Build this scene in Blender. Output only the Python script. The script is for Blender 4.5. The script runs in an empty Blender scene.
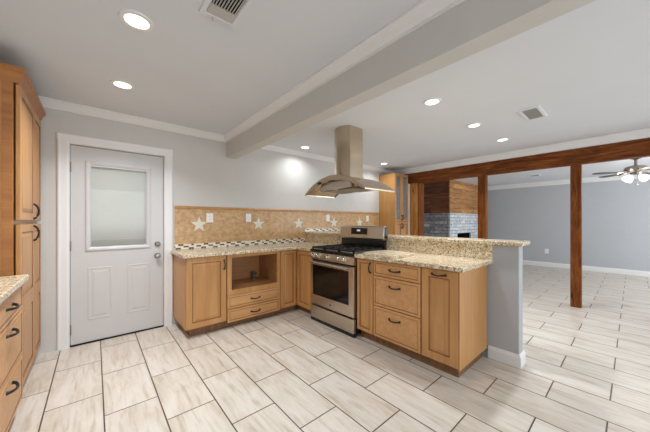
import bpy, bmesh, math, random
from mathutils import Vector, Matrix
random.seed(7)
PI = math.pi
C = bpy.context.scene.collection
S = bpy.context.scene

# ------------------------------------------------------------------ camera, world, daylight, exposure
cam = bpy.data.objects.new('camera', bpy.data.cameras.new('camera'))
C.objects.link(cam)
cam.location = (0, -3.695, 1.269)
cam.rotation_euler = (PI / 2, 0, -0.713)
cam.data.sensor_width = 36
cam.data.lens = 266.1 / 650 * 36
cam.data.shift_y = 5.14 / 650
cam.data.clip_start = 0.05
S.camera = cam

w = bpy.data.worlds.new('world')
S.world = w
w.use_nodes = True
w.node_tree.nodes['Background'].inputs[0].default_value = (0.75, 0.86, 1.0, 1)
w.node_tree.nodes['Background'].inputs[1].default_value = 1.0

S.view_settings.view_transform = 'Standard'
S.view_settings.look = 'None'
S.view_settings.gamma = 1
S.view_settings.exposure = -0.8
DOWNLIGHT_W = 19.5


def area(name, loc, rot, sx, sy, power, color):
    l = bpy.data.lights.new(name, 'AREA')
    l.shape = 'RECTANGLE'; l.size = sx; l.size_y = sy
    l.energy = power; l.color = color
    o = bpy.data.objects.new(name, l)
    C.objects.link(o)
    o.location = loc; o.rotation_euler = rot
    return o


# area lights in assumed, unseen window openings of the wall behind the camera (rot: pointing +y)
area('fill_light_kitchen', (0.9, -6.52, 1.45), (PI / 2, 0, 0), 2.2, 1.5, 92, (0.92, 0.96, 1.0))  # added fill light, its kitchen window is unseen and assumed
area('window_daylight_dining', (3.6, -6.52, 1.35), (PI / 2, 0, 0), 2.4, 1.9, 38, (0.92, 0.96, 1.0))
area('window_daylight_living', (7.4, -6.52, 1.35), (PI / 2, 0, 0), 2.6, 1.9, 200, (0.93, 0.965, 1.0))

# ------------------------------------------------------------------ materials
def lin(c):
    return tuple(((v / 255 + 0.055) / 1.055) ** 2.4 if v > 10 else v / 255 / 12.92 for v in c) + (1,)


class NT:
    def __init__(s, name):
        s.m = bpy.data.materials.new(name); s.m.use_nodes = True
        s.t = s.m.node_tree; s.b = s.t.nodes['Principled BSDF']

    def n(s, typ, **k):
        x = s.t.nodes.new(typ)
        for a, v in k.items(): setattr(x, a, v)
        return x

    def l(s, a, b): s.t.links.new(a, b)

    def coord(s, scale=(1, 1, 1), rot=(0, 0, 0), world=True):
        mp = s.n('ShaderNodeMapping')
        mp.inputs['Scale'].default_value = scale; mp.inputs['Rotation'].default_value = rot
        if world:
            g = s.n('ShaderNodeNewGeometry'); s.l(g.outputs['Position'], mp.inputs['Vector'])
        else:
            g = s.n('ShaderNodeTexCoord'); s.l(g.outputs['Object'], mp.inputs['Vector'])
        return mp.outputs['Vector']

    def noise(s, vec, scale, detail=4, rough=0.55, dist=0.0):
        x = s.n('ShaderNodeTexNoise')
        x.inputs['Scale'].default_value = scale; x.inputs['Detail'].default_value = detail
        x.inputs['Roughness'].default_value = rough; x.inputs['Distortion'].default_value = dist
        s.l(vec, x.inputs['Vector'])
        return x.outputs['Fac']

    def ramp(s, fac, stops, interp='LINEAR'):
        r = s.n('ShaderNodeValToRGB'); r.color_ramp.interpolation = interp
        e = r.color_ramp.elements
        e[0].position, e[0].color = stops[0]; e[1].position, e[1].color = stops[-1]
        for p, c in stops[1:-1]:
            x = e.new(p); x.color = c
        s.l(fac, r.inputs['Fac'])
        return r.outputs['Color']

    def mix(s, fac, a, b, mode='MIX'):
        x = s.n('ShaderNodeMix', data_type='RGBA', blend_type=mode)
        for sock, v in ((x.inputs[0], fac), (x.inputs[6], a), (x.inputs[7], b)):
            if hasattr(v, 'links') or hasattr(v, 'is_output'): s.l(v, sock)
            else: sock.default_value = v
        return x.outputs[2]

    def bump(s, h, strength=0.2, dist=0.01):
        x = s.n('ShaderNodeBump')
        x.inputs['Strength'].default_value = strength; x.inputs['Distance'].default_value = dist
        s.l(h, x.inputs['Height']); s.l(x.outputs['Normal'], s.b.inputs['Normal'])

    def base(s, c):
        if isinstance(c, tuple): s.b.inputs['Base Color'].default_value = c
        else: s.l(c, s.b.inputs['Base Color'])

    def set(s, **k):
        for a, v in k.items(): s.b.inputs[a.replace('_', ' ')].default_value = v
        return s


M = {}


def simple(name, rgb, rough=0.5, metal=0.0, var=0.05, scale=6.0):
    t = NT(name)
    f = t.noise(t.coord(), scale, 3)
    a = lin(rgb)
    lo = tuple(v * (1 - var) for v in a[:3]) + (1,); hi = tuple(min(1, v * (1 + var)) for v in a[:3]) + (1,)
    t.base(t.ramp(f, [(0.3, lo), (0.7, hi)]))
    t.set(Roughness=rough, Metallic=metal)
    M[name] = t.m
    return t


simple('wall_paint', (207, 205, 201), 0.75, var=0.015)
simple('wall_paint_shaded', (178, 181, 184), 0.75, var=0.015)  # same paint as the walls, half wall's shade put into the colour
simple('far_wall_paint', (184, 188, 192), 0.75, var=0.015)
simple('ceiling_paint', (220, 224, 230), 0.85, var=0.015, scale=2)
simple('white_trim', (233, 233, 233), 0.4, var=0.01)
simple('white_door', (205, 204, 204), 0.38, var=0.01)
simple('black_iron', (24, 22, 21), 0.45, var=0.1)
simple('black_gloss', (14, 14, 15), 0.12, var=0.02)
simple('black_enamel', (24, 24, 25), 0.2, var=0.05)
simple('cast_iron', (26, 26, 27), 0.5, var=0.1)
simple('cooktop_grey', (138, 134, 128), 0.3)
simple('dark_void', (10, 10, 10), 0.9)
simple('plate_white', (238, 237, 233), 0.35, var=0.01)
simple('vent_grey', (190, 188, 184), 0.5, var=0.02)
simple('star_stone', (226, 220, 205), 0.45, var=0.06, scale=60)
simple('nickel', (150, 142, 132), 0.28, 1.0, var=0.05)
simple('knob_steel', (205, 196, 184), 0.25, 1.0, var=0.03)
simple('slat_white', (208, 209, 204), 0.6, var=0.02)
simple('fan_blade', (74, 70, 68), 0.5, var=0.1)
simple('tile_edge_dark', (70, 55, 45), 0.7)
simple('pipe_grey', (120, 118, 112), 0.4, 0.6, var=0.1)


def wood(name, light, dark, axis='Z', scale=1.0, rough=0.38, contrast=(0.35, 0.7)):
    t = NT(name)
    sc = {'Z': (14, 14, 0.9), 'Y': (14, 0.9, 14), 'X': (0.9, 14, 14)}[axis]
    v = t.coord(tuple(a * scale for a in sc))
    f = t.noise(v, 1.6, 6, 0.6, 0.6)
    f2 = t.noise(t.coord((2.2, 2.2, 1.2)), 1.2, 2)
    col = t.ramp(f, [(contrast[0], lin(dark)), (contrast[1], lin(light))])
    c2 = t.ramp(f2, [(0.3, (0.86, 0.84, 0.82, 1)), (0.7, (1, 1, 1, 1))])
    t.base(t.mix(1.0, col, c2, 'MULTIPLY'))
    t.set(Roughness=rough)
    M[name] = t.m
    return t


wood('maple', (205, 155, 100), (186, 134, 79))
wood('maple_groove', (160, 110, 66), (138, 92, 54))  # darker maple for the grooves of doors and drawer fronts
wood('maple_flat', (214, 165, 112), (198, 145, 92), 'X')
wood('maple_side', (204, 153, 93), (190, 137, 78))
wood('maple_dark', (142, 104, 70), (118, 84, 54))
wood('maple_trim', (190, 130, 72), (165, 105, 55), 'X')
wood('niche_wood', (196, 146, 98), (178, 126, 80), 'X')


def rough_wood(name, light, mid, dark, axis, scale=1.0):
    t = NT(name)
    sc = {'Z': (14, 14, 1.3), 'Y': (14, 1.3, 14), 'X': (1.3, 14, 14)}[axis]
    f = t.noise(t.coord(tuple(a * scale for a in sc)), 1.8, 8, 0.65, 1.2)
    kn = t.n('ShaderNodeTexVoronoi'); kn.inputs['Scale'].default_value = 1.0
    ks = {'Z': (7, 7, 2.2), 'Y': (7, 2.2, 7), 'X': (2.2, 7, 7)}[axis]
    t.l(t.coord(ks), kn.inputs['Vector'])
    knot = t.ramp(kn.outputs['Distance'], [(0.06, (0.12, 0.07, 0.04, 1)), (0.16, (1, 1, 1, 1))])
    col = t.ramp(f, [(0.3, lin(dark)), (0.5, lin(mid)), (0.68, lin(light))])
    t.base(t.mix(0.8, col, knot, 'MULTIPLY'))
    t.bump(f, 0.25, 0.004)
    t.set(Roughness=0.65, Specular_IOR_Level=0.2)
    M[name] = t.m


rough_wood('cedar_beam', (150, 90, 42), (116, 62, 26), (66, 32, 12), 'Y')
rough_wood('cedar_post', (146, 86, 32), (114, 60, 20), (66, 32, 9), 'Z')
rough_wood('pine', (196, 148, 84), (172, 118, 60), (110, 66, 30), 'Z')


def planks(name, light, mid, dark, axis):
    t = NT(name)
    f = t.noise(t.coord({'Y': (6, 0.8, 6), 'X': (0.8, 6, 6)}[axis]), 2.0, 6, 0.65, 1.0)
    br = t.n('ShaderNodeTexBrick', offset=0.37)
    g = t.n('ShaderNodeNewGeometry'); sp = t.n('ShaderNodeSeparateXYZ'); cb = t.n('ShaderNodeCombineXYZ')
    t.l(g.outputs['Position'], sp.inputs[0])
    t.l(sp.outputs[axis], cb.inputs['X']); t.l(sp.outputs['Z'], cb.inputs['Y'])
    t.l(cb.outputs[0], br.inputs['Vector'])
    br.inputs['Scale'].default_value = 1; br.inputs['Brick Width'].default_value = 1.3
    br.inputs['Row Height'].default_value = 0.135; br.inputs['Mortar Size'].default_value = 0.004
    br.inputs['Color1'].default_value = (0.55, 0.5, 0.45, 1); br.inputs['Color2'].default_value = (1, 1, 1, 1)
    br.inputs['Mortar'].default_value = (0.12, 0.1, 0.08, 1)
    col = t.ramp(f, [(0.3, lin(dark)), (0.5, lin(mid)), (0.7, lin(light))])
    t.base(t.mix(0.9, col, br.outputs['Color'], 'MULTIPLY'))
    t.set(Roughness=0.5)
    M[name] = t.m


planks('plank_side_shaded', (170, 112, 62), (136, 82, 44), (84, 48, 26), 'Y')  # side planks, darkened in colour for their shaded face
planks('plank_front_lit', (222, 172, 112), (200, 146, 88), (150, 100, 56), 'X')  # same planks, lightened in colour for the lit front


def ledger(name, axis, cols, mortar):
    t = NT(name)
    br = t.n('ShaderNodeTexBrick', offset=0.41)
    g = t.n('ShaderNodeNewGeometry'); sp = t.n('ShaderNodeSeparateXYZ'); cb = t.n('ShaderNodeCombineXYZ')
    t.l(g.outputs['Position'], sp.inputs[0])
    t.l(sp.outputs[axis], cb.inputs['X']); t.l(sp.outputs['Z'], cb.inputs['Y'])
    t.l(cb.outputs[0], br.inputs['Vector'])
    br.inputs['Scale'].default_value = 1; br.inputs['Brick Width'].default_value = 0.34
    br.inputs['Row Height'].default_value = 0.085; br.inputs['Mortar Size'].default_value = 0.005
    br.inputs['Color1'].default_value = lin(cols[0]); br.inputs['Color2'].default_value = lin(cols[1])
    br.inputs['Mortar'].default_value = lin(mortar)
    f = t.noise(t.coord(), 14, 5)
    t.base(t.mix(0.8, br.outputs['Color'], t.ramp(f, [(0.3, (0.45, 0.45, 0.45, 1)), (0.7, (1.1, 1.1, 1.1, 1))]), 'MULTIPLY'))
    t.set(Roughness=0.8)
    t.bump(f, 0.6, 0.02)
    M[name] = t.m


ledger('ledger_stone_shaded', 'Y', ((150, 150, 152), (222, 222, 224)), (72, 72, 74))  # side stone, shade of this face put into the colour
ledger('ledger_stone_lit', 'X', ((214, 224, 232), (248, 251, 253)), (96, 106, 118))  # same stone on the front, daylight painted in as paler colour


def granite():
    t = NT('granite')
    v = t.coord()
    big = t.noise(v, 22, 5, 0.65, 0.3)
    base = t.ramp(big, [(0.32, lin((200, 174, 132))), (0.48, lin((226, 209, 177))), (0.66, lin((238, 229, 210)))])
    vo = t.n('ShaderNodeTexVoronoi'); vo.inputs['Scale'].default_value = 120
    t.l(v, vo.inputs['Vector'])
    sp = t.ramp(vo.outputs['Color'], [(0.14, lin((80, 58, 38))), (0.24, lin((182, 146, 98))), (0.36, (1, 1, 1, 1))])
    med = t.noise(v, 60, 4, 0.7)
    m2 = t.ramp(med, [(0.38, lin((96, 68, 44))), (0.47, (1, 1, 1, 1))])
    c = t.mix(0.75, base, sp, 'MULTIPLY')
    t.base(t.mix(0.8, c, m2, 'MULTIPLY'))
    t.set(Roughness=0.16)
    M['granite'] = t.m


granite()
_g = M['granite'].copy(); M['granite_pale'] = _g
for _n in _g.node_tree.nodes:
    if _n.type == 'MIX' and _n.blend_type == 'MULTIPLY': _n.inputs[0].default_value *= 0.45


def floor_tile():
    t = NT('floor_tile')
    g = t.n('ShaderNodeNewGeometry'); sp = t.n('ShaderNodeSeparateXYZ'); cb = t.n('ShaderNodeCombineXYZ')
    t.l(g.outputs['Position'], sp.inputs[0])
    ax = t.n('ShaderNodeMath', operation='ADD'); ax.inputs[1].default_value = 0.832 + 0.613 * 20
    ay = t.n('ShaderNodeMath', operation='ADD'); ay.inputs[1].default_value = -0.045 + 0.3015 * 11
    t.l(sp.outputs['Y'], ax.inputs[0]); t.l(sp.outputs['X'], ay.inputs[0])
    t.l(ax.outputs[0], cb.inputs['X']); t.l(ay.outputs[0], cb.inputs['Y'])
    br = t.n('ShaderNodeTexBrick', offset=0.5, offset_frequency=2)
    t.l(cb.outputs[0], br.inputs['Vector'])
    br.inputs['Scale'].default_value = 1; br.inputs['Brick Width'].default_value = 0.613
    br.inputs['Row Height'].default_value = 0.3015; br.inputs['Mortar Size'].default_value = 0.0042
    br.inputs['Mortar Smooth'].default_value = 0.1
    br.inputs['Color1'].default_value = (0, 0, 0, 1); br.inputs['Color2'].default_value = (1, 1, 1, 1)
    br.inputs['Mortar'].default_value = (0.5, 0.5, 0.5, 1)
    # streaks along the long side of each tile, shifted per tile
    off = t.n('ShaderNodeVectorMath', operation='SCALE'); off.inputs['Scale'].default_value = 37.0
    t.l(br.outputs['Color'], off.inputs[0])
    add = t.n('ShaderNodeVectorMath', operation='ADD')
    t.l(t.coord((6.5, 1.5, 1)), add.inputs[0]); t.l(off.outputs[0], add.inputs[1])
    f = t.noise(add.outputs[0], 1.5, 5, 0.6, 0.9)
    add2 = t.n('ShaderNodeVectorMath', operation='ADD')
    t.l(t.coord((22, 2.2, 1)), add2.inputs[0]); t.l(off.outputs[0], add2.inputs[1])
    f2 = t.noise(add2.outputs[0], 1.4, 4, 0.6, 0.5)
    tile = t.ramp(f, [(0.26, lin((196, 182, 165))), (0.42, lin((210, 200, 187))), (0.62, lin((219, 212, 202)))])
    st = t.ramp(f2, [(0.30, lin((220, 208, 193))), (0.5, (1, 1, 1, 1))])
    tile = t.mix(0.75, tile, st, 'MULTIPLY')
    tone = t.ramp(br.outputs['Color'], [(0.0, (0.93, 0.925, 0.92, 1)), (1.0, (1, 1, 1, 1))])
    tile = t.mix(1.0, tile, tone, 'MULTIPLY')
    t.base(t.mix(br.outputs['Fac'], tile, lin((80, 66, 54))))
    inv = t.n('ShaderNodeMath', operation='SUBTRACT'); inv.inputs[0].default_value = 1
    t.l(br.outputs['Fac'], inv.inputs[1])
    t.bump(inv.outputs[0], 0.35, 0.003)
    t.set(Roughness=0.3)
    M['floor_tile'] = t.m


floor_tile()


def travertine():
    t = NT('travertine')
    g = t.n('ShaderNodeNewGeometry'); sp = t.n('ShaderNodeSeparateXYZ'); cb = t.n('ShaderNodeCombineXYZ')
    t.l(g.outputs['Position'], sp.inputs[0])
    t.l(sp.outputs['X'], cb.inputs['X']); t.l(sp.outputs['Z'], cb.inputs['Y'])
    br = t.n('ShaderNodeTexBrick', offset=0.5)
    t.l(cb.outputs[0], br.inputs['Vector'])
    br.inputs['Scale'].default_value = 1; br.inputs['Brick Width'].default_value = 0.46
    br.inputs['Row Height'].default_value = 0.155; br.inputs['Mortar Size'].default_value = 0.0015
    br.inputs['Color1'].default_value = (0.9, 0.88, 0.86, 1); br.inputs['Color2'].default_value = (1, 1, 1, 1)
    br.inputs['Mortar'].default_value = (0.8, 0.77, 0.72, 1)
    f = t.noise(t.coord((1, 1, 1.4)), 16, 6, 0.7, 0.15)
    c = t.ramp(f, [(0.3, lin((172, 130, 84))), (0.5, lin((200, 162, 114))), (0.7, lin((218, 186, 142)))])
    t.base(t.mix(1.0, c, br.outputs['Color'], 'MULTIPLY'))
    t.set(Roughness=0.35)
    M['travertine'] = t.m


travertine()


def mosaic():
    t = NT('mosaic')
    g = t.n('ShaderNodeNewGeometry'); sp = t.n('ShaderNodeSeparateXYZ'); cb = t.n('ShaderNodeCombineXYZ')
    t.l(g.outputs['Position'], sp.inputs[0])
    t.l(sp.outputs['X'], cb.inputs['X']); t.l(sp.outputs['Z'], cb.inputs['Y'])
    def mth(op, a, b=None):
        x = t.n('ShaderNodeMath', operation=op)
        for k, v in enumerate((a, b)):
            if v is None: continue
            if hasattr(v, 'links'): t.l(v, x.inputs[k])
            else: x.inputs[k].default_value = v
        return x.outputs[0]
    col = mth('FLOOR', mth('DIVIDE', sp.outputs['X'], 0.030))
    row = mth('FLOOR', mth('DIVIDE', mth('SUBTRACT', sp.outputs['Z'], 0.9145), 0.0218))
    # dashes two chips long, stepped from row to row, with an odd chip changed here and there
    wn = t.n('ShaderNodeTexWhiteNoise'); c3 = t.n('ShaderNodeCombineXYZ')
    t.l(mth('FLOOR', mth('DIVIDE', col, 2.0)), c3.inputs[0]); t.l(row, c3.inputs[1]); t.l(c3.outputs[0], wn.inputs['Vector'])
    m5 = mth('FLOORED_MODULO', mth('ADD', col, mth('MULTIPLY', row, 2.0)), 5.0)
    odd = mth('MULTIPLY', mth('GREATER_THAN', wn.outputs['Value'], 0.86), 3.0)
    dark = mth('LESS_THAN', mth('ADD', m5, odd), 1.9)
    br = t.n('ShaderNodeTexBrick', offset=0.0)
    t.l(cb.outputs[0], br.inputs['Vector'])
    br.inputs['Scale'].default_value = 1; br.inputs['Brick Width'].default_value = 0.030
    br.inputs['Row Height'].default_value = 0.0218; br.inputs['Mortar Size'].default_value = 0.0012
    dk = t.ramp(wn.outputs['Value'], [(0.0, lin((50, 34, 26))), (0.6, lin((84, 56, 38))), (0.9, lin((130, 92, 60)))])
    c = t.mix(dark, lin((236, 228, 212)), dk)
    t.base(t.mix(br.outputs['Fac'], c, lin((214, 200, 176))))
    t.set(Roughness=0.2)
    M['mosaic'] = t.m


mosaic()


def steel():
    t = NT('stainless')
    f = t.noise(t.coord((4, 4, 420)), 1.5, 2)
    t.base(t.ramp(f, [(0.3, lin((196, 186, 172))), (0.7, lin((210, 200, 187)))]))
    t.set(Metallic=1.0, Roughness=0.3)
    M['stainless'] = t.m
    t = NT('stainless_hood')
    f = t.noise(t.coord((4, 4, 420)), 1.5, 2)
    t.base(t.ramp(f, [(0.3, lin((196, 180, 156))), (0.7, lin((206, 190, 166)))]))
    t.set(Metallic=1.0, Roughness=0.24)
    M['stainless_hood'] = t.m


steel()


def thin_glass(name, tint, refl):
    m = bpy.data.materials.new(name); m.use_nodes = True
    nt = m.node_tree; nt.nodes.clear()
    o = nt.nodes.new('ShaderNodeOutputMaterial'); mx = nt.nodes.new('ShaderNodeMixShader')
    tr = nt.nodes.new('ShaderNodeBsdfTransparent'); gl = nt.nodes.new('ShaderNodeBsdfGlossy')
    fr = nt.nodes.new('ShaderNodeFresnel'); fr.inputs['IOR'].default_value = refl
    tr.inputs[0].default_value = tint; gl.inputs['Roughness'].default_value = 0.03
    nt.links.new(fr.outputs[0], mx.inputs[0]); nt.links.new(tr.outputs[0], mx.inputs[1])
    nt.links.new(gl.outputs[0], mx.inputs[2]); nt.links.new(mx.outputs[0], o.inputs[0])
    M[name] = m


thin_glass('pane_glass', (0.975, 0.98, 0.972, 1), 1.2)
thin_glass('cabinet_glass', (0.80, 0.82, 0.86, 1), 1.9)


nt = M['cabinet_glass'].node_tree
df = nt.nodes.new('ShaderNodeBsdfDiffuse'); df.inputs[0].default_value = (0.55, 0.56, 0.57, 1)  # grey diffuse mixed into the panes, imitating reflected light
m2 = nt.nodes.new('ShaderNodeMixShader'); m2.inputs[0].default_value = 0.26
out = [n for n in nt.nodes if n.type == 'OUTPUT_MATERIAL'][0]
old = out.inputs[0].links[0].from_socket
nt.links.new(old, m2.inputs[1]); nt.links.new(df.outputs[0], m2.inputs[2]); nt.links.new(m2.outputs[0], out.inputs[0])


def emit(name, col, strength):
    m = bpy.data.materials.new(name); m.use_nodes = True
    b = m.node_tree.nodes['Principled BSDF']
    b.inputs['Base Color'].default_value = col
    b.inputs['Emission Color'].default_value = col
    b.inputs['Emission Strength'].default_value = strength
    M[name] = m


emit('lamp_lens', (1, 0.97, 0.92, 1), 6.0)
emit('globe_glow', (1, 0.98, 0.95, 1), 3.0)
emit('clock_glow', (0.8, 0.95, 1.0, 1), 1.2)

# ------------------------------------------------------------------ mesh helpers (all coordinates are world metres)
ORG = {}


def box(bm, x0, x1, y0, y1, z0, z1):
    r = bmesh.ops.create_cube(bm, size=1)
    for v in r['verts']:
        v.co = Vector(((x0 + x1) / 2 + v.co.x * (x1 - x0), (y0 + y1) / 2 + v.co.y * (y1 - y0), (z0 + z1) / 2 + v.co.z * (z1 - z0)))
    return r['verts']


def cyl(bm, p0, p1, r0, r1=None, seg=20):
    p0, p1 = Vector(p0), Vector(p1)
    r1 = r0 if r1 is None else r1
    d = p1 - p0
    q = d.to_track_quat('Z', 'Y').to_matrix().to_4x4()
    bmesh.ops.create_cone(bm, cap_ends=True, cap_tris=False, segments=seg, radius1=r0, radius2=r1, depth=d.length,
                          matrix=Matrix.Translation((p0 + p1) / 2) @ q)


def tube(bm, pts, r, seg=8):
    pts = [Vector(p) for p in pts]
    rings = []
    for i, p in enumerate(pts):
        d = (pts[min(i + 1, len(pts) - 1)] - pts[max(i - 1, 0)]).normalized()
        up = Vector((0, 0, 1)) if abs(d.z) < 0.9 else Vector((1, 0, 0))
        a = d.cross(up).normalized(); b = d.cross(a).normalized()
        rr = r[i] if isinstance(r, (list, tuple)) else r
        rings.append([bm.verts.new(p + rr * (math.cos(2 * PI * k / seg) * a + math.sin(2 * PI * k / seg) * b)) for k in range(seg)])
    for A, B in zip(rings, rings[1:]):
        for k in range(seg):
            bm.faces.new((A[k], A[(k + 1) % seg], B[(k + 1) % seg], B[k]))
    bm.faces.new(rings[0][::-1]); bm.faces.new(rings[-1])


def lathe(bm, c, prof, seg=28, axis=Vector((0, 0, 1))):
    c = Vector(c)
    q = axis.to_track_quat('Z', 'Y')
    rings = []
    for r, h in prof:
        rings.append([bm.verts.new(c + q @ Vector((r * math.cos(2 * PI * k / seg), r * math.sin(2 * PI * k / seg), h))) for k in range(seg)])
    for A, B in zip(rings, rings[1:]):
        for k in range(seg):
            bm.faces.new((A[k], A[(k + 1) % seg], B[(k + 1) % seg], B[k]))
    bm.faces.new(rings[0][::-1]); bm.faces.new(rings[-1])


def prism(bm, pts, fn, a0, a1):
    """closed polygon pts (u,v) swept from a0 to a1; fn(u,v,a) gives the world point"""
    A = [bm.verts.new(fn(u, v, a0)) for u, v in pts]
    B = [bm.verts.new(fn(u, v, a1)) for u, v in pts]
    n = len(pts)
    for i in range(n):
        bm.faces.new((A[i], A[(i + 1) % n], B[(i + 1) % n], B[i]))
    bm.faces.new(A[::-1]); bm.faces.new(B)


def new():
    return bmesh.new()


def bx(*a):
    bm = new(); box(bm, *a); return bm


def obj(name, bm, m, parent=None, bev=0.0, smooth=False, at=None):
    bmesh.ops.remove_doubles(bm, verts=bm.verts, dist=1e-6)
    bmesh.ops.recalc_face_normals(bm, faces=bm.faces)
    me = bpy.data.meshes.new(name)
    if parent is None:
        co = [v.co for v in bm.verts]
        o0 = Vector(at) if at else Vector(((min(c.x for c in co) + max(c.x for c in co)) / 2, (min(c.y for c in co) + max(c.y for c in co)) / 2, min(c.z for c in co)))
    else:
        o0 = ORG[parent.name]
    bmesh.ops.translate(bm, verts=bm.verts, vec=-o0)
    if smooth:
        for f in bm.faces: f.smooth = True
        for e in bm.edges:
            if len(e.link_faces) == 2 and e.calc_face_angle(0) > 0.7: e.smooth = False
    gl = any(f.material_index == 1 for f in bm.faces)
    bm.to_mesh(me); bm.free()
    me.materials.append(M[m])
    if gl: me.materials.append(M['maple_groove'])
    o = bpy.data.objects.new(name, me); C.objects.link(o)
    if parent is None: o.location = o0
    else: o.parent = parent
    ORG[o.name] = o0
    if bev:
        b = o.modifiers.new('bevel', 'BEVEL'); b.width = bev; b.segments = 2; b.limit_method = 'ANGLE'
    return o


def thing(name, label, cat, loc, group=None):
    o = bpy.data.objects.new(name, None); C.objects.link(o)
    o.empty_display_size = 0.1
    o.location = loc; ORG[o.name] = Vector(loc)
    return tag(o, label, cat, group)


def tag(o, label, cat, group=None):
    o['label'] = label; o['category'] = cat
    if group: o['group'] = group
    return o


def struct(name, bm, m, bev=0.0, label=None, cat=None):
    o = obj(name, bm, m, bev=bev)
    o['kind'] = 'structure'
    if label: o['label'] = label; o['category'] = cat
    return o


def dup(root, loc, label, group=None):
    def cp(o, par):
        c = o.copy(); C.objects.link(c); c.parent = par
        for ch in list(o.children): cp(ch, c)
        return c
    r = cp(root, None)
    r.location = loc; r['label'] = label
    if group: r['group'] = group
    return r


# door/drawer leaf on a vertical plane. plane: 'x' (faces -x), 'X' (faces +x), 'y' (faces -y)
def face(plane, w0):
    if plane == 'x': return lambda u, v, d: (w0 - d, u, v)
    if plane == 'X': return lambda u, v, d: (w0 + d, u, v)
    return lambda u, v, d: (u, w0 - d, v)


def leaf(u0, u1, v0, v1, plane, w0, th=0.02, fr=0.055, raised=True):
    """raised panel leaf; w0 is the back of the leaf, th its thickness outwards"""
    bm = new(); fn = face(plane, w0)
    if u0 > u1: u0, u1 = u1, u0
    if raised:
        k = min(1.0, (u1 - u0) / 0.3, (v1 - v0) / 0.3) if min(u1 - u0, v1 - v0) > 0.16 else 0.45
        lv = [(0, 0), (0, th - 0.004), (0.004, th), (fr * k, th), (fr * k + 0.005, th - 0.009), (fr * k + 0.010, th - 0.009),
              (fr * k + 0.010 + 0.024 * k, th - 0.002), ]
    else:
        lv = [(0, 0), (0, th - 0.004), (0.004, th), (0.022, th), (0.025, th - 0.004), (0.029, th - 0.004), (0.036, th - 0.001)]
    rings = []
    for ins, d in lv:
        rings.append([bm.verts.new(fn(u, v, d)) for u, v in ((u0 + ins, v0 + ins), (u1 - ins, v0 + ins), (u1 - ins, v1 - ins), (u0 + ins, v1 - ins))])
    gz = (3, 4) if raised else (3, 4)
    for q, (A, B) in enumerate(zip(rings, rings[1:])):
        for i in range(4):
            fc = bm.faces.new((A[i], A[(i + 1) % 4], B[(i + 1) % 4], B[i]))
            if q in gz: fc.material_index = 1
    bm.faces.new(rings[0][::-1]); bm.faces.new(rings[-1])
    return bm


def pull(cu, cv, plane, w0, vertical=False, L=0.11):
    """arched dark bar pull with flared feet"""
    bm = new(); fn = face(plane, w0)
    pts, rad = [], []
    for i in range(13):
        t = i / 12
        a = (t - 0.5) * L
        d = 0.004 + 0.026 * math.sin(PI * t) ** 0.6
        s = 0.006 * math.sin(2 * PI * t)
        u, v = (cu + s * 0, cv + a) if vertical else (cu + a, cv - 0.006 * math.sin(PI * t))
        pts.append(fn(u, v, d)); rad.append(0.0065 + 0.002 * abs(2 * t - 1) ** 2)
    tube(bm, pts, rad, 8)
    for e in (-0.5, 0.5):
        u, v = (cu, cv + e * L) if vertical else (cu + e * L, cv)
        cyl(bm, fn(u, v, -0.001), fn(u, v, 0.008), 0.011, 0.008, 12)
    return bm


# ------------------------------------------------------------------ setting
ZC = 2.44
struct('floor', bx(-1.1, 9.7, -6.7, 0.8, -0.1, 0.0), 'floor_tile')
bm = new(); box(bm, -1.1, 5.46, -6.7, 0.1, ZC, ZC + 0.1)
struct('ceiling', bm, 'ceiling_paint')
struct('ceiling_living', bx(5.46, 9.7, -6.7, 0.8, 2.38, ZC + 0.1), 'ceiling_paint')
# back wall with the door opening
DX0, DX1, DZ = -0.19, 0.627, 2.045
bm = new()
box(bm, -1.1, DX0, 0, 0.12, 0, ZC); box(bm, DX1, 5.46, 0, 0.12, 0, ZC); box(bm, DX0, DX1, 0, 0.12, DZ, ZC)
struct('wall_back', bm, 'wall_paint')
struct('wall_left', bx(-1.1, -0.99, -6.7, 0, 0, ZC), 'wall_paint')
struct('wall_right', bx(9.57, 9.7, -6.7, 0.8, 0, 2.38), 'far_wall_paint')
bm = new(); box(bm, 5.46, 9.57, 0.6, 0.8, 0, 2.38); box(bm, 5.46, 5.57, 0.0, 0.6, 0, 2.38)
struct('wall_living_back', bm, 'far_wall_paint')
# wall behind the camera with three window openings
bm = new()
xs = [-0.99, -0.2, 2.0, 2.4, 4.8, 6.1, 8.7, 9.57]
wz = {1: (0.7, 2.2), 3: (0.4, 2.3), 5: (0.4, 2.3)}
for i in range(7):
    if i in wz:
        box(bm, xs[i], xs[i + 1], -6.7, -6.55, 0, wz[i][0]); box(bm, xs[i], xs[i + 1], -6.7, -6.55, wz[i][1], ZC)
    else:
        box(bm, xs[i], xs[i + 1], -6.7, -6.55, 0, ZC)
struct('wall_front', bm, 'wall_paint')
# grey dropped beam
struct('ceiling_beam', bx(1.386, 1.515, -6.55, 0, 2.151, ZC), 'wall_paint')
# header above the cedar beam
struct('wall_header', bx(5.344, 5.46, -6.55, 0, 2.335, ZC), 'white_trim')

# crown mouldings: (outward, z)
def crown_prof(h, dpt, z1):
    return [(0, z1), (dpt, z1), (dpt, z1 - 0.012), (dpt - 0.012, z1 - 0.018), (dpt * 0.55, z1 - h * 0.5), (0.014, z1 - h + 0.014), (0.014, z1 - h), (0, z1 - h)]


n_trim = [0]


def trim(bm, m='white_trim'):
    n_trim[0] += 1
    return struct('trim_%d' % n_trim[0], bm, m)


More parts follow.
